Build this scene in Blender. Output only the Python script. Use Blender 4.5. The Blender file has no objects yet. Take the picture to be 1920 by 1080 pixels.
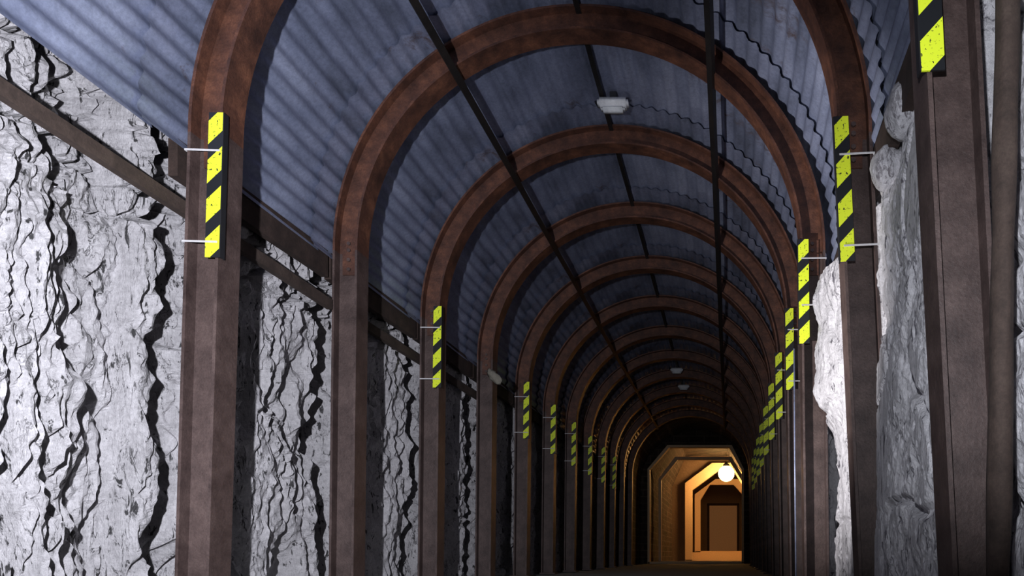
import bpy, bmesh, math, random
from mathutils import Vector, noise
random.seed(7)
PI = math.pi
S = bpy.context.scene
COL = S.collection

# ------------------------------------------------------------------ camera
F_PX = 1376.0
CX, CZ = 1.08, 0.30
cam_d = bpy.data.cameras.new('camera'); cam = bpy.data.objects.new('camera', cam_d); COL.objects.link(cam)
cam.location = (CX, 0, CZ); cam.rotation_euler = (PI/2, 0, 0)
cam_d.sensor_width = 36; cam_d.lens = F_PX/1920*36
cam_d.shift_x = -(1368-960)/1920; cam_d.shift_y = (1040-540)/1920
cam_d.clip_start = 0.02; cam_d.clip_end = 200
S.camera = cam
# ------------------------------------------------------------------ world and exposure
w = bpy.data.worlds.new('world'); S.world = w; w.use_nodes = True
w.node_tree.nodes['Background'].inputs[0].default_value = (0.30, 0.36, 0.5, 1)
w.node_tree.nodes['Background'].inputs[1].default_value = 0.006
S.view_settings.view_transform = 'Standard'; S.view_settings.look = 'None'
S.view_settings.gamma = 1; S.view_settings.exposure = 0.0; S.view_settings.use_curve_mapping = False
# ------------------------------------------------------------------ the photographer's work light and added unseen spots
def spot(name, loc, target, energy, color, size_deg, blend, radius):
    l = bpy.data.lights.new(name, 'SPOT'); o = bpy.data.objects.new(name, l); COL.objects.link(o)
    l.energy = energy; l.color = color; l.spot_size = math.radians(size_deg); l.spot_blend = blend
    l.shadow_soft_size = radius
    o.location = loc
    o.rotation_euler = (Vector(target)-Vector(loc)).to_track_quat('-Z', 'Y').to_euler()
    return o
def aim(loc, az, el):
    az, el = math.radians(az), math.radians(el)
    return (loc[0]+math.sin(az)*math.cos(el), loc[1]+math.cos(az)*math.cos(el), loc[2]+math.sin(el))
WL = (-0.18, 0.9, 1.0)
spot('work_light', WL, aim(WL, -35, 13), 1020, (0.89, 0.92, 1.0), 98, 0.9, 0.03)
RF = (1.0, 0.15, 0.95)
spot('right_fill_spot', RF, aim(RF, 29, 12), 280, (0.88, 0.93, 1.0), 64, 0.8, 0.03)  # added unseen spot, brightens the near right post and rock
FS = (-0.1, 3.5, 0.8)
spot('unseen_forward_spot', FS, aim(FS, 44, 24), 440, (0.97, 0.95, 0.95), 90, 0.8, 0.04)  # unseen spot placed down the tunnel to brighten right-hand steel and rock
# ------------------------------------------------------------------ materials
def mat(name):
    m = bpy.data.materials.new(name); m.use_nodes = True
    nt = m.node_tree; b = nt.nodes['Principled BSDF']
    return m, nt, b
def N(nt, t, **kw):
    n = nt.nodes.new(t)
    for k, v in kw.items():
        if k in n.inputs: n.inputs[k].default_value = v
        else: setattr(n, k, v)
    return n
def coords(nt, scale):
    tc = N(nt, 'ShaderNodeTexCoord'); mp = N(nt, 'ShaderNodeMapping')
    mp.inputs['Scale'].default_value = scale
    nt.links.new(tc.outputs['Object'], mp.inputs['Vector'])
    return mp.outputs['Vector']
def ntex(nt, vec, scale, detail=6, rough=0.6, dist=0):
    n = N(nt, 'ShaderNodeTexNoise'); n.inputs['Scale'].default_value = scale
    n.inputs['Detail'].default_value = detail; n.inputs['Roughness'].default_value = rough
    n.inputs['Distortion'].default_value = dist
    nt.links.new(vec, n.inputs['Vector']); return n.outputs['Fac']
def ramp(nt, fac, stops):
    r = N(nt, 'ShaderNodeValToRGB'); e = r.color_ramp.elements
    while len(e) < len(stops): e.new(0.5)
    for i, (p, c) in enumerate(stops):
        e[i].position = p; e[i].color = (c[0], c[1], c[2], 1)
    nt.links.new(fac, r.inputs['Fac']); return r.outputs['Color']
def mixc(nt, fac, a, b, mode='MIX'):
    m = N(nt, 'ShaderNodeMix'); m.data_type = 'RGBA'; m.blend_type = mode
    if isinstance(fac, float): m.inputs[0].default_value = fac
    else: nt.links.new(fac, m.inputs[0])
    nt.links.new(a, m.inputs[6])
    if isinstance(b, tuple): m.inputs[7].default_value = (*b, 1)
    else: nt.links.new(b, m.inputs[7])
    return m.outputs[2]
def bump(nt, b, h, strength, dist=0.01, prev=None):
    bp = N(nt, 'ShaderNodeBump'); bp.inputs['Strength'].default_value = strength; bp.inputs['Distance'].default_value = dist
    nt.links.new(h, bp.inputs['Height'])
    if prev: nt.links.new(prev, bp.inputs['Normal'])
    nt.links.new(bp.outputs['Normal'], b.inputs['Normal']); return bp.outputs['Normal']

def rock_mat(name, base, dark, streak, streak_amt, fleck=26):
    m, nt, b = mat(name)
    v = coords(nt, (1, 1, 1)); vs = coords(nt, (1, 1, 0.28))
    c = ramp(nt, ntex(nt, v, 5, 8, 0.65), [(0.3, tuple(x*0.72 for x in base)), (0.7, base)])
    c = mixc(nt, 0.35, c, ramp(nt, ntex(nt, v, 45, 6, 0.7), [(0.35, tuple(x*0.35 for x in base)), (0.62, (1, 1, 1))]), 'MULTIPLY')
    f = ntex(nt, vs, streak, 7, 0.6, 0.6)
    crack = N(nt, 'ShaderNodeMath', operation='SUBTRACT'); nt.links.new(f, crack.inputs[0]); crack.inputs[1].default_value = 0.5
    ab = N(nt, 'ShaderNodeMath', operation='ABSOLUTE'); nt.links.new(crack.outputs[0], ab.inputs[0])
    rr = ramp(nt, ab.outputs[0], [(0.0, (1, 1, 1)), (streak_amt, (0, 0, 0))])
    patch = ramp(nt, ntex(nt, v, 2.2, 3, 0.5), [(0.42, (0, 0, 0)), (0.56, (1, 1, 1))])
    mk = mixc(nt, 1.0, rr, patch, 'MULTIPLY')
    c = mixc(nt, mk, c, dark)
    vf = coords(nt, (1, 1, 0.33))
    fl = ramp(nt, ntex(nt, vf, fleck, 5, 0.65, 0.8), [(0.36, (1, 1, 1)), (0.41, (0, 0, 0))])
    c = mixc(nt, fl, c, dark)
    nt.links.new(c, b.inputs['Base Color'])
    b.inputs['Roughness'].default_value = 0.5
    n1 = bump(nt, b, ntex(nt, vs, 14, 8, 0.7, 0.4), 1.0, 0.03)
    bump(nt, b, ntex(nt, v, 70, 5, 0.75), 0.6, 0.012, n1)
    return m
M_ROCK_L = rock_mat('flaky_white_rock', (0.56, 0.535, 0.56), (0.03, 0.028, 0.03), 9, 0.012)
M_ROCK_R = rock_mat('mottled_white_rock', (0.84, 0.81, 0.85), (0.12, 0.11, 0.13), 4, 0.012)
M_LOOSE = rock_mat('loose_rock', (0.8, 0.77, 0.82), (0.2, 0.18, 0.2), 5, 0.012)

def steel_mat(name, a, b_, c_, rough=0.55):
    m, nt, b = mat(name)
    v = coords(nt, (1, 1, 1))
    c = ramp(nt, ntex(nt, v, 7, 8, 0.7), [(0.3, a), (0.52, b_), (0.75, c_)])
    c = mixc(nt, 0.5, c, ramp(nt, ntex(nt, v, 90, 4, 0.8), [(0.35, (0.4, 0.4, 0.4)), (0.65, (1, 1, 1))]), 'MULTIPLY')
    nt.links.new(c, b.inputs['Base Color'])
    b.inputs['Roughness'].default_value = rough; b.inputs['Metallic'].default_value = 0.15
    bump(nt, b, ntex(nt, v, 60, 6, 0.7), 0.5, 0.006)
    return m
M_RUST = steel_mat('rusty_steel', (0.04, 0.017, 0.013), (0.115, 0.046, 0.029), (0.25, 0.10, 0.056))
M_LEG = steel_mat('brown_dusty_steel', (0.045, 0.027, 0.025), (0.09, 0.058, 0.053), (0.145, 0.097, 0.088))
M_ROD = steel_mat('black_steel', (0.006, 0.005, 0.006), (0.012, 0.010, 0.010), (0.022, 0.016, 0.014))
M_WOOD = steel_mat('old_dark_timber', (0.02, 0.011, 0.009), (0.045, 0.026, 0.021), (0.075, 0.045, 0.037), 0.85)
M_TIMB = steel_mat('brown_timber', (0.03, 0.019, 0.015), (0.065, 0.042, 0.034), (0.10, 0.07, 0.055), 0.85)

m, nt, b = mat('galvanised_sheet'); M_GALV = m
v = coords(nt, (1, 0.35, 1)); v1 = coords(nt, (1, 1, 1))
c = ramp(nt, ntex(nt, v, 3.2, 8, 0.62), [(0.3, (0.12, 0.137, 0.20)), (0.5, (0.25, 0.28, 0.41)), (0.72, (0.40, 0.435, 0.60))])
c = mixc(nt, 0.4, c, ramp(nt, ntex(nt, v1, 38, 6, 0.8), [(0.35, (0.3, 0.3, 0.3)), (0.6, (1, 1, 1))]), 'MULTIPLY')
rs = ramp(nt, ntex(nt, v1, 1.7, 7, 0.75, 0.5), [(0.60, (0, 0, 0)), (0.70, (1, 1, 1))])
c = mixc(nt, rs, c, (0.11, 0.075, 0.07))
nt.links.new(c, b.inputs['Base Color']); b.inputs['Metallic'].default_value = 0.35
rg = N(nt, 'ShaderNodeMapRange'); nt.links.new(ntex(nt, v1, 9, 5, 0.7), rg.inputs[0]); rg.inputs[3].default_value = 0.25; rg.inputs[4].default_value = 0.65
nt.links.new(rg.outputs[0], b.inputs['Roughness'])
bump(nt, b, ntex(nt, v1, 26, 6, 0.75), 0.35, 0.006)

def flat_mat(name, col, rough=0.5, metal=0.0, emis=None, es=0.0, bmp=None):
    m, nt, b = mat(name)
    v = coords(nt, (1, 1, 1))
    c = ramp(nt, ntex(nt, v, 25, 5, 0.7), [(0.3, tuple(x*0.75 for x in col)), (0.7, col)])
    nt.links.new(c, b.inputs['Base Color'])
    b.inputs['Roughness'].default_value = rough; b.inputs['Metallic'].default_value = metal
    if emis: b.inputs['Emission Color'].default_value = (*emis, 1); b.inputs['Emission Strength'].default_value = es
    if bmp: bump(nt, b, ntex(nt, v, bmp[0], 6, 0.7), bmp[1], bmp[2])
    return m
M_WHITE = flat_mat('white_enamel', (0.85, 0.86, 0.9), 0.35)
M_LENS = flat_mat('milky_lens', (0.78, 0.80, 0.84), 0.2)
M_STRAP = flat_mat('pale_strap', (0.62, 0.6, 0.62), 0.45)
M_BLACK = flat_mat('black_plastic', (0.015, 0.015, 0.018), 0.5)
M_FLOOR = flat_mat('gravel_floor', (0.5, 0.52, 0.5), 0.9, bmp=(18, 1.0, 0.05))
m, nt, b = mat('sooty_masonry'); M_BRICK = m
tc = N(nt, 'ShaderNodeTexCoord'); sx = N(nt, 'ShaderNodeSeparateXYZ'); cb = N(nt, 'ShaderNodeCombineXYZ')
nt.links.new(tc.outputs['Object'], sx.inputs[0])
ad = N(nt, 'ShaderNodeMath', operation='ADD'); nt.links.new(sx.outputs['X'], ad.inputs[0]); nt.links.new(sx.outputs['Y'], ad.inputs[1])
nt.links.new(ad.outputs[0], cb.inputs[0]); nt.links.new(sx.outputs['Z'], cb.inputs[1])
bt = N(nt, 'ShaderNodeTexBrick'); nt.links.new(cb.outputs[0], bt.inputs['Vector']); bt.inputs['Scale'].default_value = 1.0
bt.inputs['Brick Width'].default_value = 0.5; bt.inputs['Row Height'].default_value = 0.22; bt.inputs['Mortar Size'].default_value = 0.02
bt.inputs['Color1'].default_value = (0.10, 0.062, 0.045, 1); bt.inputs['Color2'].default_value = (0.045, 0.03, 0.024, 1); bt.inputs['Mortar'].default_value = (0.15, 0.11, 0.085, 1)
cc = mixc(nt, 0.8, bt.outputs['Color'], ramp(nt, ntex(nt, coords(nt, (1, 1, 1)), 2.2, 7, 0.7), [(0.35, (0.25, 0.25, 0.25)), (0.65, (1, 1, 1))]), 'MULTIPLY')
nt.links.new(cc, b.inputs['Base Color']); b.inputs['Roughness'].default_value = 0.9
bump(nt, b, ntex(nt, coords(nt, (1, 1, 1)), 5, 7, 0.7), 1.0, 0.2)
M_LINING = flat_mat('pale_lining', (0.19, 0.125, 0.085), 0.85, bmp=(10, 0.8, 0.04))
M_FRAME = flat_mat('painted_frame', (0.80, 0.56, 0.34), 0.6, bmp=(20, 0.3, 0.02))
M_DOOR = flat_mat('plywood_door', (0.90, 0.72, 0.62), 0.8)
M_BULB = flat_mat('glowing_bulb', (1, 0.8, 0.5), 0.4, emis=(1.0, 0.62, 0.22), es=60)
M_CLOTH = flat_mat('pale_rag', (0.24, 0.22, 0.18), 0.9)

m, nt, b = mat('hazard_stripes'); M_HAZ = m
tc = N(nt, 'ShaderNodeTexCoord'); sp = N(nt, 'ShaderNodeSeparateXYZ'); nt.links.new(tc.outputs['Object'], sp.inputs[0])
def mth(op, a, bb=None):
    n = N(nt, 'ShaderNodeMath', operation=op)
    for i, x in enumerate((a, bb)):
        if x is None: continue
        if isinstance(x, (int, float)): n.inputs[i].default_value = x
        else: nt.links.new(x, n.inputs[i])
    return n.outputs[0]
s_ = mth('SUBTRACT', sp.outputs['Z'], mth('MULTIPLY', sp.outputs['X'], 1.0))
fr = mth('FRACT', mth('DIVIDE', mth('ADD', s_, 0.206*50+0.035), 0.206))
mk = mth('GREATER_THAN', fr, 0.40)
wear = mth('GREATER_THAN', ntex(nt, coords(nt, (1, 1, 1)), 60, 4, 0.7), 0.40)
mk2 = mth('MULTIPLY', mk, wear)
r = N(nt, 'ShaderNodeMix'); r.data_type = 'RGBA'; nt.links.new(mk2, r.inputs[0])
r.inputs[6].default_value = (0.012, 0.013, 0.016, 1); r.inputs[7].default_value = (0.80, 0.93, 0.035, 1)
nt.links.new(r.outputs[2], b.inputs['Base Color']); b.inputs['Roughness'].default_value = 0.45

# ------------------------------------------------------------------ helpers
def obj(name, bm, m, parent=None, smooth=False, loc=None):
    me = bpy.data.meshes.new(name)
    bmesh.ops.recalc_face_normals(bm, faces=bm.faces)
    bm.to_mesh(me); bm.free(); me.materials.append(m)
    if smooth:
        for p in me.polygons: p.use_smooth = True
    o = bpy.data.objects.new(name, me); COL.objects.link(o)
    if parent: o.parent = parent
    if loc: o.location = loc
    return o
def thing(name, label, cat, loc=(0, 0, 0), group=None):
    o = bpy.data.objects.new(name, None); COL.objects.link(o); o.location = loc
    o.empty_display_size = 0.2
    tag(o, label, cat, group); return o
def tag(o, label, cat, group=None):
    o['label'] = label; o['category'] = cat
    if group: o['group'] = group
    return o
def struct(o): o['kind'] = 'structure'; return o
def copy_tree(o, parent=None):
    c = o.copy(); COL.objects.link(c); c.parent = parent
    for ch in list(o.children): copy_tree(ch, c)
    return c
def box(bm, a, b, bev=0.0):
    r = bmesh.ops.create_cube(bm, size=1)
    vs = r['verts']
    for v in vs:
        v.co = Vector([(a[i]+b[i])/2 + v.co[i]*(b[i]-a[i]) for i in range(3)])
    if bev:
        es = list({e for v in vs for e in v.link_edges})
        bmesh.ops.bevel(bm, geom=es, offset=bev, segments=2, affect='EDGES')
    return vs
def sweep(bm, rings, closed_profile=True, caps=True):
    """rings: list of lists of points"""
    vr = [[bm.verts.new(p) for p in ring] for ring in rings]
    n = len(vr[0])
    for i in range(len(vr)-1):
        for j in range(n if closed_profile else n-1):
            bm.faces.new((vr[i][j], vr[i][(j+1) % n], vr[i+1][(j+1) % n], vr[i+1][j]))
    if caps and closed_profile:
        bm.faces.new(vr[0]); bm.faces.new(list(reversed(vr[-1])))
def tube(bm, pts, r, seg=8):
    rings = []
    for i, p in enumerate(pts):
        p = Vector(p)
        d = (Vector(pts[min(i+1, len(pts)-1)]) - Vector(pts[max(i-1, 0)])).normalized()
        u = d.cross(Vector((0, 0, 1)))
        if u.length < 0.1: u = d.cross(Vector((1, 0, 0)))
        u.normalize(); v = d.cross(u)
        rr = r[i] if isinstance(r, (list, tuple)) else r
        rings.append([p + (u*math.cos(2*PI*k/seg) + v*math.sin(2*PI*k/seg))*rr for k in range(seg)])
    sweep(bm, rings)

# ------------------------------------------------------------------ geometry of the steel sets
RO, RI, ZC = 1.80, 1.62, 2.525          # outer / inner radius, height of the arch centre
SP = 1.5
Y0 = 1.63*SP
NA = 13
ys = [Y0 + SP*i for i in range(NA)]
FW, FT, WT = 0.085, 0.016, 0.012        # half flange width, flange and web thickness
def iprof():
    """H profile as (radial, along-tunnel) points; radial 0 = inner flange face, 0.18 = outer"""
    D = RO-RI
    return [(0, -FW), (0, FW), (FT, FW), (FT, WT), (D-FT, WT), (D-FT, FW), (D, FW), (D, -FW), (D-FT, -FW), (D-FT, -WT), (FT, -WT), (FT, -FW)]
ORD = {0: 'cut off by the top right corner', 1: 'nearest whole ring', 2: 'second whole ring', 3: 'third whole ring', 4: 'fourth ring', 5: 'fifth ring', 6: 'sixth ring',
       7: 'seventh ring', 8: 'eighth ring', 9: 'ninth ring', 10: 'tenth ring', 11: 'eleventh ring', 12: 'last and smallest ring'}
splL = {0: 0.06, 1: 0.075, 2: 0.03}
splR = {0: 0.13, 1: 0.12, 2: 0.03}
cxo = {0: 0.06, 1: 0.03, 2: -0.02}
def make_arch(i):
    y = ys[i]; cx = cxo.get(i, random.uniform(-0.015, 0.015))
    lab = {0: 'nearest brown steel arch, its post filling the right edge under a hazard strip',
           1: 'rusty steel arch with hazard strips, its crown cut off by the top edge',
           2: 'large rusty steel arch seen whole, white ceiling lamp showing just below its crown',
           3: 'rusty steel arch directly behind the white ceiling lamp'}.get(i,
           'rusty steel arch, %s down the tunnel from the hazard-striped foreground arch' % {4: 'fourth', 5: 'fifth', 6: 'sixth', 7: 'seventh', 8: 'eighth', 9: 'ninth', 10: 'tenth', 11: 'eleventh', 12: 'twelfth'}.get(i, ''))
    t = thing('steel_arch', lab, 'arch', (cx, y, 0), 'rusty steel arches along the tunnel')
    bm = bmesh.new(); rings = []
    seg = 64
    for k in range(seg+1):
        a = PI*k/seg
        rings.append([((RI+q)*math.cos(a), s, ZC+(RI+q)*math.sin(a)) for q, s in iprof()])
    sweep(bm, rings); obj('curved_beam', bm, M_RUST, t)
    for s, spl in ((-1, splL.get(i, 0.025)), (1, splR.get(i, 0.04))):
        bm = bmesh.new()
        rings = [[(s*(RI+q+spl*f), st, ZC*(1-f)+0.02*f) for q, st in iprof()] for f in (0, 0.25, 0.5, 0.75, 1)]
        sweep(bm, rings); obj('leg', bm, M_LEG, t)
        bm = bmesh.new(); box(bm, (s*(RI-0.04+spl) if s > 0 else -(RO+0.04+spl), -0.12, 0.0), ((RO+0.04+spl) if s > 0 else -(RI-0.04+spl), 0.12, 0.022), 0.004)
        obj('base_plate', bm, M_LEG, t)
        bm = bmesh.new(); xm = s*(RI+RO)/2
        box(bm, (xm-0.05, -WT-0.012, ZC-0.16), (xm+0.05, -WT-0.001, ZC+0.10), 0.002)
        spp = obj('splice_plate', bm, M_RUST, t)
        for bz in (-0.12, -0.05, 0.02, 0.07) if i < 5 else ():
            bm = bmesh.new()
            r = bmesh.ops.create_cone(bm, cap_ends=True, segments=6, radius1=0.014, radius2=0.014, depth=0.016)
            for v in r['verts']: v.co = Vector((v.co.x+xm, -WT-0.018+v.co.z, ZC+bz+v.co.y))
            obj('bolt', bm, M_LEG, spp)
    return t
for i in range(NA): make_arch(i)

# ------------------------------------------------------------------ hazard strips
def hazard_mesh():
    bm = bmesh.new()
    L, wd, dp = 0.76, 0.074, 0.05
    # L angle: front face in the xz plane, return running back along the flange side (y)
    prof = [(-wd, 0), (0, 0), (0, 0.007), (-wd, 0.007)]
    rings = [[(x, yy, z) for x, yy in prof] for z in (0, 0.25, 0.5, L)]
    sweep(bm, rings)
    me = bpy.data.meshes.new('striped_face'); bmesh.ops.recalc_face_normals(bm, faces=bm.faces)
    bm.to_mesh(me); bm.free(); me.materials.append(M_HAZ); return me
HM = hazard_mesh()
def strap_mesh(side):
    bm = bmesh.new()
    x0, x1 = (-0.19, -0.01)
    box(bm, (x0, -0.004, -0.005), (x1, -0.0005, 0.005), 0.001)
    box(bm, (x0-0.006, -0.004, -0.005), (x0, 0.17, 0.005), 0.001)
    me = bpy.data.meshes.new('strap'); bm.to_mesh(me); bm.free(); me.materials.append(M_STRAP); return me
SM = strap_mesh(-1)
def hazard(i, side, ztop=2.62, first=[None]):
    spl = (splL if side < 0 else splR).get(i, 0.03)
    y = ys[i]-FW-0.010
    cx = cxo.get(i, 0)
    zb = ztop-0.76
    lx = RI + spl*(1-zb/ZC) - 0.010
    where = {1: 'nearest', 3: 'second', 5: 'third', 6: 'fourth', 7: 'fifth', 8: 'sixth', 9: 'seventh', 10: 'eighth'} if side < 0 else \
            {0: 'nearest, topmost, cut off by the picture edge,', 1: 'second', 2: 'third', 3: 'fourth', 4: 'fifth', 5: 'sixth', 6: 'seventh', 7: 'eighth', 8: 'ninth', 9: 'tenth', 10: 'eleventh'}
    t = thing('hazard_strip', 'yellow and black hazard strip on a %s post, %s in its row from camera' % ('left' if side < 0 else 'right', where.get(i, 'farthest').split(',')[0]),
              'hazard strip', (cx+side*lx, y, zb), 'hazard strips on the left posts' if side < 0 else 'hazard strips on the right posts')
    f = bpy.data.objects.new('striped_face', HM); COL.objects.link(f); f.parent = t
    f.location = (0, 0, 0)
    if side > 0:
        f.scale = (1, 1, 1); f.location = (0.066, 0, 0)
        # the return sits on the inner side of the leg, so turn the strip about
        f.data = HM_R
    bm = bmesh.new(); xa, xb = (-0.001, 0.005) if side < 0 else (-0.015, -0.009)
    box(bm, (xa, 0.0, 0.0), (xb, 0.038, 0.76), 0.001)
    obj('edge_strip', bm, M_BLACK, t)
    for dz in ((0.08, 0.56) if i not in (0, 2) else ((0.60,) if i == 0 else (0.28, 0.62))):
        s = bpy.data.objects.new('strap', SM); COL.objects.link(s); s.parent = t; s.location = (0.0, 0, dz)
        if side > 0: s.rotation_euler = (0, 0, 0); s.scale = (-1, 1, 1)
    lean = math.atan2(spl, ZC)
    t.rotation_euler = (0, side*-lean, 0)
    return t
bm = bmesh.new()
prof = [(-0.076, 0), (0.0, 0), (0.0, 0.007), (-0.076, 0.007)]
sweep(bm, [[(x, yy, z) for x, yy in prof] for z in (0, 0.25, 0.5, 0.76)])
HM_R = bpy.data.meshes.new('striped_face'); bmesh.ops.recalc_face_normals(bm, faces=bm.faces); bm.to_mesh(HM_R); bm.free(); HM_R.materials.append(M_HAZ)
for i in (1, 3, 5, 6, 7, 8, 9, 10): hazard(i, -1)
for i in range(0, 11): hazard(i, 1, 2.60 if i else 2.61)

# ------------------------------------------------------------------ corrugated liner sheets
PITCH, AMP = 0.112, 0.0125
def sheet_mesh(a0, a1, roff):
    bm = bmesh.new()
    R = 1.825
    n = int(R*abs(a1-a0)/PITCH*8)
    yl = [0, 0.03, 0.4, 0.8, 1.2, SP+0.09]
    rows = []
    for k, y in enumerate(yl):
        row = []
        for j in range(n+1):
            a = a0+(a1-a0)*j/n
            r = R + 0.011 - 0.0 + AMP*math.sin(2*PI*(R*a)/PITCH) + roff + 0.020*(y/(SP+0.09))
            r += 0.004*noise.noise(Vector((a*2.3, y*1.7, roff*50)))
            if y < 0.01: r += random.uniform(-0.004, 0.003)
            row.append(bm.verts.new((r*math.cos(a), y, ZC+r*math.sin(a))))
        rows.append(row)
    for k in range(len(rows)-1):
        for j in range(n):
            bm.faces.new((rows[k][j], rows[k][j+1], rows[k+1][j+1], rows[k+1][j]))
    me = bpy.data.meshes.new('corrugated_sheet'); bm.to_mesh(me); bm.free(); me.materials.append(M_GALV)
    for p in me.polygons: p.use_smooth = True
    return me
SEG = [('right', -0.035, PI*0.335, 0.0), ('crown', PI*0.315, PI*0.665, 0.0035), ('left', PI*0.645, PI+0.035, 0.0)]
for nm, a0, a1, ro in SEG:
    for b in range(-1, NA):
        if nm == 'crown' and b < 1: continue
        me = sheet_mesh(a0, a1, ro) if b < 7 else me
        o = bpy.data.objects.new('corrugated_sheet', me); COL.objects.link(o)
        o.location = (0, ys[0]+SP*b-0.32, 0)
        sd = {'left': 'left slope', 'right': 'right slope', 'crown': 'crown'}[nm]
        if b < 0: d = 'nearest the camera, in front of every arch'
        elif b < NA-1: d = 'between the %s and %s arches from camera' % (['nearest', 'second', 'third', 'fourth', 'fifth', 'sixth', 'seventh', 'eighth', 'ninth', 'tenth', 'eleventh', 'twelfth', 'thirteenth'][b], ['nearest', 'second', 'third', 'fourth', 'fifth', 'sixth', 'seventh', 'eighth', 'ninth', 'tenth', 'eleventh', 'twelfth', 'thirteenth'][b+1])
        else: d = 'beyond the last arch ring'
        tag(o, 'blue-grey corrugated sheet on the %s, %s' % (sd, d), 'corrugated sheet', 'corrugated sheets of the vault')

# ------------------------------------------------------------------ rods along the vault
def rod(x, z, y0, y1, hw, hh, label):
    bm = bmesh.new(); rings = []
    n = 24
    for k in range(n+1):
        y = y0+(y1-y0)*k/n
        dx = 0.006*noise.noise(Vector((y, x*9, 0))); dz = 0.006*noise.noise(Vector((y, x*9, 7)))
        a = math.atan2(z-ZC, x)
        c = Vector((x+dx, y, z+dz)); u = Vector((math.cos(a), 0, math.sin(a))); v = Vector((-math.sin(a), 0, math.cos(a)))
        rings.append([c-u*hh-v*hw, c-u*hh+v*hw, c+u*hh+v*hw, c+u*hh-v*hw])
    sweep(bm, rings)
    return tag(obj('tie_bar', bm, M_ROD), label, 'tie bar')
def on_r(x, r): return ZC+math.sqrt(r*r-x*x)
rod(-0.93, on_r(0.93, RI-0.022), 1.2, 20.6, 0.026, 0.02, 'black tie bar running under the arches on the left of the vault')
rod(0.945, on_r(0.945, RI-0.022), 1.2, 20.6, 0.024, 0.02, 'black tie bar running under the arches on the right of the vault')
bm = bmesh.new()
rod(-0.035, ZC+1.79, 1.2, 20.6, 0.020, 0.012, 'black tie bar along the crown behind the arches, passing the white lamp')

# ------------------------------------------------------------------ rock walls
def ridged(p, oct=5, H=0.9):
    s = 0; a = 1; f = 1
    for o in range(oct):
        s += a*(1-abs(noise.noise(p*f))*2); a *= 0.5; f *= 2.1
    return s
def sstep(a, b, x):
    t = max(0, min(1, (x-a)/(b-a))); return t*t*(3-2*t)
def rock_wall(name, side, ystart, yend, zmax, m, rough):
    cols = []; y = ystart
    while y < yend:
        cols.append(y); y += max(0.0045*max(y, 1.9), 0.009)
    nz = int(zmax/0.0135)
    bm = bmesh.new(); grid = []
    for y in cols:
        row = []
        for k in range(nz+1):
            z = -0.05+(zmax+0.05)*k/nz
            row.append(bm.verts.new((side*wall_x(side, y, z, rough), y, z)))
        grid.append(row)
    for i in range(len(grid)-1):
        for k in range(nz):
            bm.faces.new((grid[i][k], grid[i][k+1], grid[i+1][k+1], grid[i+1][k]))
    o = obj(name, bm, m, smooth=False); return struct(o)
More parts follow.
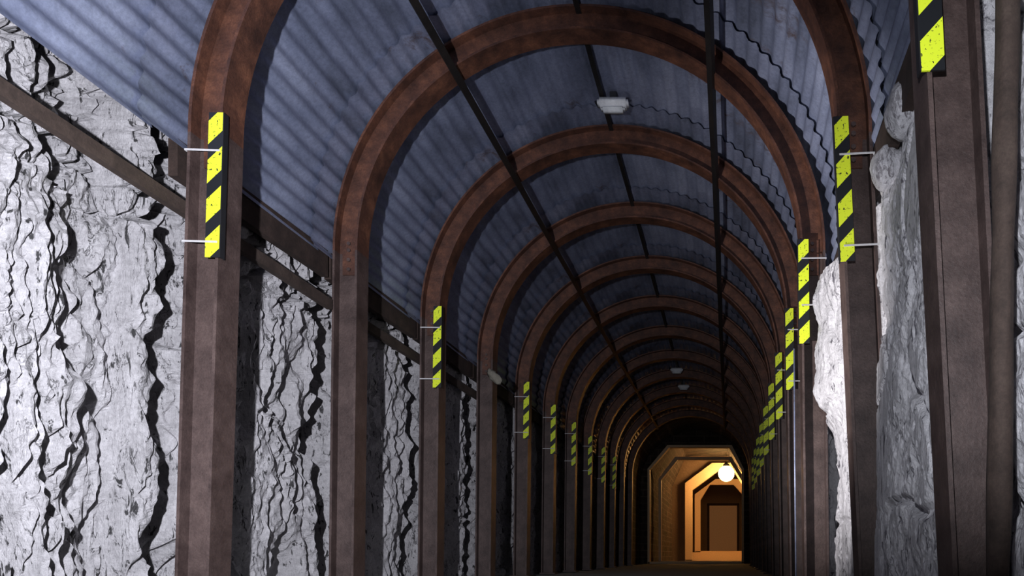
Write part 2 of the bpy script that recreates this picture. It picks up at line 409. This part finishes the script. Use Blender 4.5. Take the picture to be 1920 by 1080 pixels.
def wall_x(side, y, z, rough):
    sd = 0 if side < 0 else 100
    # distance to the set planes
    ph = (y-Y0)/SP; i = math.floor(ph); u = ph-i
    e = 0.10*noise.noise(Vector((sd+i*3.1, z*1.6, 0.3)))+0.05*noise.noise(Vector((sd+i*3.1, z*6, 0.9)))
    e2 = 0.10*noise.noise(Vector((sd+i*5.7+40, z*1.3, 0.3)))+0.05*noise.noise(Vector((sd+i*3.1, z*5, 5.9)))
    dy = abs(y-(Y0+SP*round(ph)))
    if side < 0:
        bulge = sstep(0.04+e, 0.20+e, u)*(1-sstep(0.93+e2*0.4, 0.975+e2*0.4, u))
        x = 2.20-0.31*bulge
        if y < ys[1]-0.2:
            x = 1.92+0.16*sstep(ys[1]-0.75+2*e, ys[1]-0.45+2*e, y)
            x -= 0.05*sstep(2.15, 1.9, z)
        p = Vector((sd, y*3.2, z*0.8))
        w = noise.noise(Vector((y*1.6, z*1.1, 9+sd)))
        w2 = noise.noise(Vector((y*5, z*1.6, 19+sd)))
        # overlapping vertical flakes: saw-tooth profile
        f = y*4.2+1.5*w+0.35*w2+0.25*z
        saw = f-math.floor(f); saw = saw/0.82 if saw < 0.82 else (1-saw)/0.18
        dep = 0.55+0.6*noise.noise(Vector((y*1.3, z*1.3, 5)))
        x += 0.075*dep*(saw**1.5)
        f = y*11+2.6*w+1.1*w2+noise.noise(Vector((y*3, z*1.1, 99)))
        saw = f-math.floor(f); saw = saw/0.7 if saw < 0.7 else (1-saw)/0.3
        x += 0.034*saw*(0.6+noise.noise(Vector((y*3.1, z*1.8, 15))))
        x += 0.045*(1.2-ridged(Vector((5, y*6+w, z*1.5)), 4))
        x += 0.028*(1.2-ridged(Vector((8, y*15+w, z*4.0)), 3))
        # deep crevices
        c = noise.noise(Vector((y*5.5+w*1.2, z*0.6+3+0.3*w2, sd+20)))
        x += 0.20*max(0, 1-abs(c)*8)*sstep(-0.2, 0.25, noise.noise(Vector((y*1.7, z*1.1, 31))))
        c = noise.noise(Vector((y*13+w*1.4, z*1.5+3+0.4*w2, sd+27)))
        x += 0.10*max(0, 1-abs(c)*6)*sstep(-0.25, 0.15, noise.noise(Vector((y*2.7, z*1.8, 37))))
        x -= 0.035*noise.noise(Vector((y*1.8, z*1.5, 50+sd)))
        x -= 0.014*noise.noise(Vector((y*16, z*7, 60+sd)))+0.009*noise.noise(Vector((y*38, z*20, 70)))
        if z > 2.0 and y < ys[3]:   # broken blocks above the rail
            q = Vector((y*4.5+w, z*5.0, 77))
            d, pts = noise.voronoi(q)[0:2]
            x += 0.13*max(0, 1-(d[1]-d[0])*6)+0.05*noise.noise(pts[0]*9)
        if z > 2.26 and y > ys[1]-0.1: x = max(x, 1.93)
        leg = 1.80+0.09*(1-z/ZC)+0.012
    else:
        bulge = sstep(0.05+e, 0.16+e, u)*(1-sstep(0.84+e2, 0.93+e2, u))
        x = 2.14-0.30*bulge
        x += 0.05*sstep(1.9, 2.3, z)
        if y < 2.6: x += (1.985-x)*(1-sstep(2.36, 2.56, y+0.5*e))
        p = Vector((sd, y*1.8, z*1.1))
        x -= 0.04*noise.noise(p)+0.035*noise.noise(p*2.7)+0.020*noise.noise(p*6.5)+0.010*noise.noise(p*17)+0.005*noise.noise(p*40)
        x += 0.04*max(0, 1-abs(noise.noise(Vector((y*1.3, z*2.0, 222))))*14)
        if z > 2.2: x = max(x, 1.91)
        kb = sstep(ys[1]+0.35, ys[2]-0.35, y)*(1-sstep(ys[2]-0.2, ys[2]-0.115, y))*sstep(1.0+2*e, 1.4+2*e, z)*(1-sstep(2.2, 2.4, z))
        x -= (0.15+0.6*e)*kb
        if kb > 0.02: return max(x, 1.60)
        leg = 1.86+0.13*(1-z/ZC)+0.012 if y < ys[1]+0.5 else 1.80+0.05*(1-z/ZC)+0.015
    lim = leg if dy < 0.13 else 1.83
    return max(x, lim)
wl = rock_wall('wall_left', -1, 1.2, 21.5, 2.75, M_ROCK_L, 1.0)
wr = rock_wall('wall_right', 1, 1.0, 21.5, 2.75, M_ROCK_R, 0.0)

# floor
bm = bmesh.new(); rows = []
y = -2.0
while y < 36:
    row = []
    for k in range(61):
        x = -2.7+5.4*k/60
        z = 0.025*noise.noise(Vector((x*1.5, y*1.5, 4)))+0.012*noise.noise(Vector((x*6, y*6, 4)))-0.012
        row.append(bm.verts.new((x, y, z)))
    rows.append(row); y += 0.12
for i in range(len(rows)-1):
    for k in range(60):
        bm.faces.new((rows[i][k], rows[i+1][k], rows[i+1][k+1], rows[i][k+1]))
struct(obj('floor', bm, M_FLOOR, smooth=True))

# wall plates (dark boards under the sheet edges) and the diagonal rail
def plank(y0, y1, x, z0, z1, th, label, name='lagging_board', m=M_WOOD):
    bm = bmesh.new(); rings = []
    n = max(4, int((y1-y0)/0.12))
    for k in range(n+1):
        yy = y0+(y1-y0)*k/n; q = 0.012*noise.noise(Vector((yy*2, x*3, z0)))
        rings.append([(x, yy, z0+q), (x+th, yy, z0+q), (x+th, yy, z1+q*0.5), (x, yy, z1+q*0.5)])
    sweep(bm, rings)
    return tag(obj(name, bm, m), label, 'board', 'lagging boards under the sheet edges')
ordn = ['nearest', 'second', 'third', 'fourth', 'fifth', 'sixth', 'seventh', 'eighth', 'ninth', 'tenth', 'eleventh', 'twelfth', 'thirteenth']
for i in range(0, 12):
    if i >= 1:
        plank(ys[i]-0.05, ys[i+1]-0.09, -1.90, 2.32, 2.515, 0.05, 'dark board under the left sheet edge behind the %s arch from camera' % ordn[i])
    plank(ys[i]-0.05, ys[i+1]-0.09, 1.845, 2.27, 2.50, 0.05, 'dark board under the right sheet edge behind the %s arch from camera' % ordn[i])
def rail(p0, p1, label):
    bm = bmesh.new(); rings = []
    p0, p1 = Vector(p0), Vector(p1)
    for k in range(9):
        c = p0.lerp(p1, k/8)
        rings.append([c+Vector((-0.02, 0, -0.036)), c+Vector((0.02, 0, -0.036)), c+Vector((0.02, 0, 0.036)), c+Vector((-0.02, 0, 0.036))])
    sweep(bm, rings)
    return tag(obj('side_rail', bm, M_TIMB), label, 'rail')
rail((-1.86, 1.6, 2.20), (-1.83, 5.34, 2.12), 'brown rail against the left rock behind the nearest left hazard strip post')
rail((-1.86, 5.62, 2.15), (-1.84, 8.6, 2.13), 'brown rail on the left rock between the second and fourth left posts')

# loose stones wedged above the right rock
def stone(c, s, label, seed):
    bm = bmesh.new(); bmesh.ops.create_icosphere(bm, subdivisions=4, radius=1)
    for v in bm.verts:
        n = v.co.normalized(); d = 1+0.16*noise.noise(n*1.5+Vector((seed, 0, 0)))+0.06*noise.noise(n*4+Vector((seed, 3, 0)))
        v.co = Vector((n.x*s[0]*d, n.y*s[1]*d, n.z*s[2]*d))
    o = obj('loose_stone', bm, M_LOOSE, smooth=True, loc=c); return tag(o, label, 'stone')
stone((1.865, 3.62, 2.20), (0.095, 0.10, 0.105), 'rounded pale stone wedged right of the second right-hand hazard strip', 3)
stone((1.88, 3.35, 2.33), (0.085, 0.11, 0.12), 'pale stone wedged under the topmost right-hand hazard strip', 8)

# dark post added in place of a strip of rock shadow at right edge
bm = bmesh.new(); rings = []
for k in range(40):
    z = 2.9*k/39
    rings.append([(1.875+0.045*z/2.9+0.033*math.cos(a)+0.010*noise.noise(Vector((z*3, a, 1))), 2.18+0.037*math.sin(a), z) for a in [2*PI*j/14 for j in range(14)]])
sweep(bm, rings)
tag(obj('shadow_strip_post', bm, M_TIMB, smooth=True), 'brown post standing in for a dark rock shadow strip at the far right edge', 'shadow strip')

# conduit on the right leg
bm = bmesh.new(); tube(bm, [(1.565, ys[2]-0.10, 0.0), (1.555, ys[2]-0.10, 1.0), (1.55, ys[2]-0.10, 1.80)], 0.006)
tag(obj('conduit_pipe', bm, M_GALV, smooth=True), 'thin metal pipe up the third right-hand post below its hazard strip', 'pipe')

# rag hung on the fourth left post
bm = bmesh.new(); bmesh.ops.create_icosphere(bm, subdivisions=3, radius=1)
for v in bm.verts:
    n = v.co.normalized(); d = 1+0.4*noise.noise(n*2.5)
    v.co = Vector((n.x*0.065*d-0.05*n.z, n.y*0.04*d, n.z*0.085*d))
tag(obj('rag', bm, M_CLOTH, smooth=True, loc=(-1.58, ys[4]-0.14, 2.31)), 'pale lump of rag caught on a left post at sheet height', 'rag')

# ------------------------------------------------------------------ ceiling lamps
def lamp_at(loc, label):
    t = thing('bulkhead_lamp', label, 'lamp', loc, 'white bulkhead lamps along the crown')
    bm = bmesh.new(); box(bm, (-0.135, -0.06, -0.035), (0.135, 0.06, 0.035), 0.02); obj('housing', bm, M_WHITE, t, True)
    bm = bmesh.new(); box(bm, (-0.105, -0.045, -0.075), (0.105, 0.045, -0.03), 0.02); obj('lens', bm, M_LENS, t, True)
    bm = bmesh.new(); box(bm, (-0.03, -0.012, 0.03), (0.03, 0.012, 0.105), 0.003); obj('bracket', bm, M_BLACK, t)
    bm = bmesh.new(); tube(bm, [(-0.125, 0, 0.02), (-0.155, 0.02, 0.02), (-0.165, 0.05, 0.05), (-0.165, 0.2, 0.095)], 0.009); obj('cable', bm, M_BLACK, t, True)
    return t
lamp_at((0.06, 6.43, ZC+1.725), 'white bulkhead lamp on the crown between the two largest whole arches')
lamp_at((0.0, 17.25, ZC+1.725), 'small distant lamp on the crown, farther back of the two tiny ones')
lamp_at((-0.05, 15.7, ZC+1.725), 'tiny distant lamp on the crown, nearer and higher of the two tiny ones')

# ------------------------------------------------------------------ far end
def chamf(xl, xr, zt, cz, cxl, cxr, z0=0.0):
    return [(xl, z0), (xl, cz), (cxl, zt), (cxr, zt), (xr, cz), (xr, z0)]
def ring_wall(name, outer, inner, y0, y1, m):
    bm = bmesh.new()
    o0 = [bm.verts.new((x, y0, z)) for x, z in outer]; i0 = [bm.verts.new((x, y0, z)) for x, z in inner]
    o1 = [bm.verts.new((x, y1, z)) for x, z in outer]; i1 = [bm.verts.new((x, y1, z)) for x, z in inner]
    n = len(outer)
    for k in range(n-1):
        bm.faces.new((o0[k], o0[k+1], i0[k+1], i0[k])); bm.faces.new((o1[k], i1[k], i1[k+1], o1[k+1]))
        bm.faces.new((i0[k], i0[k+1], i1[k+1], i1[k])); bm.faces.new((o0[k], o1[k], o1[k+1], o0[k+1]))
    for k in (0, n-1):
        bm.faces.new((o0[k], i0[k], i1[k], o1[k]))
    return obj(name, bm, m)
P1 = chamf(-1.60, 1.55, 3.88, 3.10, -0.95, 1.15)
OUT = [(-2.9, 0), (-2.9, 3.2), (-1.6, 5.0), (1.6, 5.0), (2.9, 3.2), (2.9, 0)]
struct(ring_wall('wall_end', OUT, P1, 24.0, 24.3, M_BRICK))
# masonry tube joining liner to end wall
bm = bmesh.new(); rings = []
for y in [21.0+0.15*k for k in range(21)]:
    ring = []
    for k in range(41):
        a = PI*k/40
        r = 1.84+0.03*noise.noise(Vector((a*4, y*2, 5)))
        ring.append((r*math.cos(a), y, ZC+r*math.sin(a)))
    r = [(1.84, y, 0)]+ring+[(-1.84, y, 0)]
    rings.append(r)
sweep(bm, rings, closed_profile=False, caps=False)
struct(obj('trim_1', bm, M_BRICK))
def inset(P, d, zt=None):
    return [(x+(d if x < 0.3 else -d), z-(d if z > 3.3 else (d*0.4 if z > 1 else 0))) for x, z in P]
def frame(P, y, th, dp, label, m=M_FRAME):
    t = thing('portal_frame', label, 'frame', (0, y, 0), 'lit portal frames at the tunnel end')
    inn = inset(P, th)
    names = ['jamb', 'haunch', 'lintel', 'haunch', 'jamb']
    for k in range(5):
        bm = bmesh.new()
        q = [P[k], P[k+1], inn[k+1], inn[k]]
        sweep(bm, [[(x, yy, z) for x, z in q] for yy in (0, dp)])
        obj(names[k], bm, m, t)
    bm = bmesh.new(); box(bm, (P[0][0], 0, P[0][1]-0.0), (P[-1][0], dp, P[0][1]+0.07), 0.01); obj('sill', bm, m, t)
    return t
frame(inset(P1, 0.002), 23.93, 0.07, 0.3, 'largest orange-lit portal frame, nearest at the tunnel end')
frame([(x, z) for x, z in chamf(-1.50, 1.62, 3.85, 3.05, -0.90, 1.15)], 26.6, 0.10, 0.25, 'second orange-lit portal frame, just inside the largest one')
# lining beyond
def lining(name, P, y0, y1, m):
    bm = bmesh.new()
    n = int((y1-y0)/0.3)+1
    rings = []
    for k in range(n+1):
        y = y0+(y1-y0)*k/n
        pts = []
        for a, b_ in zip(P[:-1], P[1:]):
            for j in range(8):
                f = j/8; x = a[0]+(b_[0]-a[0])*f; z = a[1]+(b_[1]-a[1])*f
                d = 0.04*noise.noise(Vector((x*2, y*1.5, z*2)))
                pts.append((x+d, y, z+d))
        pts.append((P[-1][0], y, P[-1][1])); rings.append(pts)
    sweep(bm, rings, closed_profile=False, caps=False)
    return struct(obj(name, bm, m))
lining('trim_2', chamf(-1.66, 2.25, 5.0, 3.5, -1.0, 1.0), 24.3, 35.0, M_BRICK)
P2 = chamf(-1.03, 2.15, 4.65, 3.70, 0.25, 1.6, 0.0)
P3 = chamf(-0.74, 2.30, 4.25, 3.45, 0.35, 1.6, 0.42)
frame(P2, 34.8, 0.34, 0.3, 'brightest yellow-lit portal frame with a long sloping haunch left of the glowing lamp')
struct(ring_wall('trim_3', [(-2.4, 0), (-2.4, 3.6), (-1.2, 5.2), (1.8, 5.2), (2.6, 3.6), (2.6, 0)], P2, 35.1, 35.3, M_LINING))
lining('trim_4', chamf(-1.08, 2.35, 4.7, 3.75, 0.2, 1.6, 0.0), 35.3, 46.0, M_LINING)
frame(P3, 38.3, 0.3, 0.3, 'innermost lit portal frame, around the plain board door')
bm = bmesh.new(); box(bm, (-1.0, 35.4, 0.0), (2.3, 46, 0.42), 0.01); struct(obj('floor_2', bm, M_FRAME))
bm = bmesh.new(); box(bm, (-1.3, 46, 0), (2.6, 46.2, 4.9)); struct(obj('wall_far', bm, M_LINING))
t = thing('board_door', 'plain tan rectangular board door at the very end of the tunnel', 'door', (0.68, 45.95, 0.42))
bm = bmesh.new(); box(bm, (-0.86, -0.04, 0.12), (0.86, 0.04, 2.95), 0.01); obj('panel', bm, M_DOOR, t)
for a, b_ in (((-1.0, -0.05, 0), (-0.87, 0.05, 3.05)), ((0.87, -0.05, 0), (1.0, 0.05, 3.05)), ((-1.0, -0.05, 2.96), (1.0, 0.05, 3.1))):
    bm = bmesh.new(); box(bm, a, b_, 0.008); obj('door_frame', bm, M_WOOD, t)

# glowing lamp
LP = (0.93, 33.6, 4.01)
t = thing('glowing_lamp', 'blazing orange-white lamp hanging above the board door at the tunnel end', 'lamp', LP)
bm = bmesh.new(); bmesh.ops.create_uvsphere(bm, u_segments=24, v_segments=16, radius=0.36); obj('bulb', bm, M_BULB, t, True)  # globe oversized so its shape takes in the glow around the lamp
bm = bmesh.new(); tube(bm, [(0, 0, 0.32), (0, 0, 0.42), (0, 0, 0.50)], [0.16, 0.14, 0.05], 16); obj('socket', bm, M_BLACK, t, True)
bm = bmesh.new(); tube(bm, [(0, 0, 0.45), (0, 0, 0.9), (0, 0, 1.05)], 0.012, 8); obj('hanging_cord', bm, M_BLACK, t, True)
pl = bpy.data.lights.new('lamp_light', 'POINT'); po = bpy.data.objects.new('lamp_light', pl); COL.objects.link(po)
pl.energy = 3900; pl.color = (1.0, 0.33, 0.055); pl.shadow_soft_size = 0.37; po.location = (LP[0], LP[1], LP[2]-0.0)
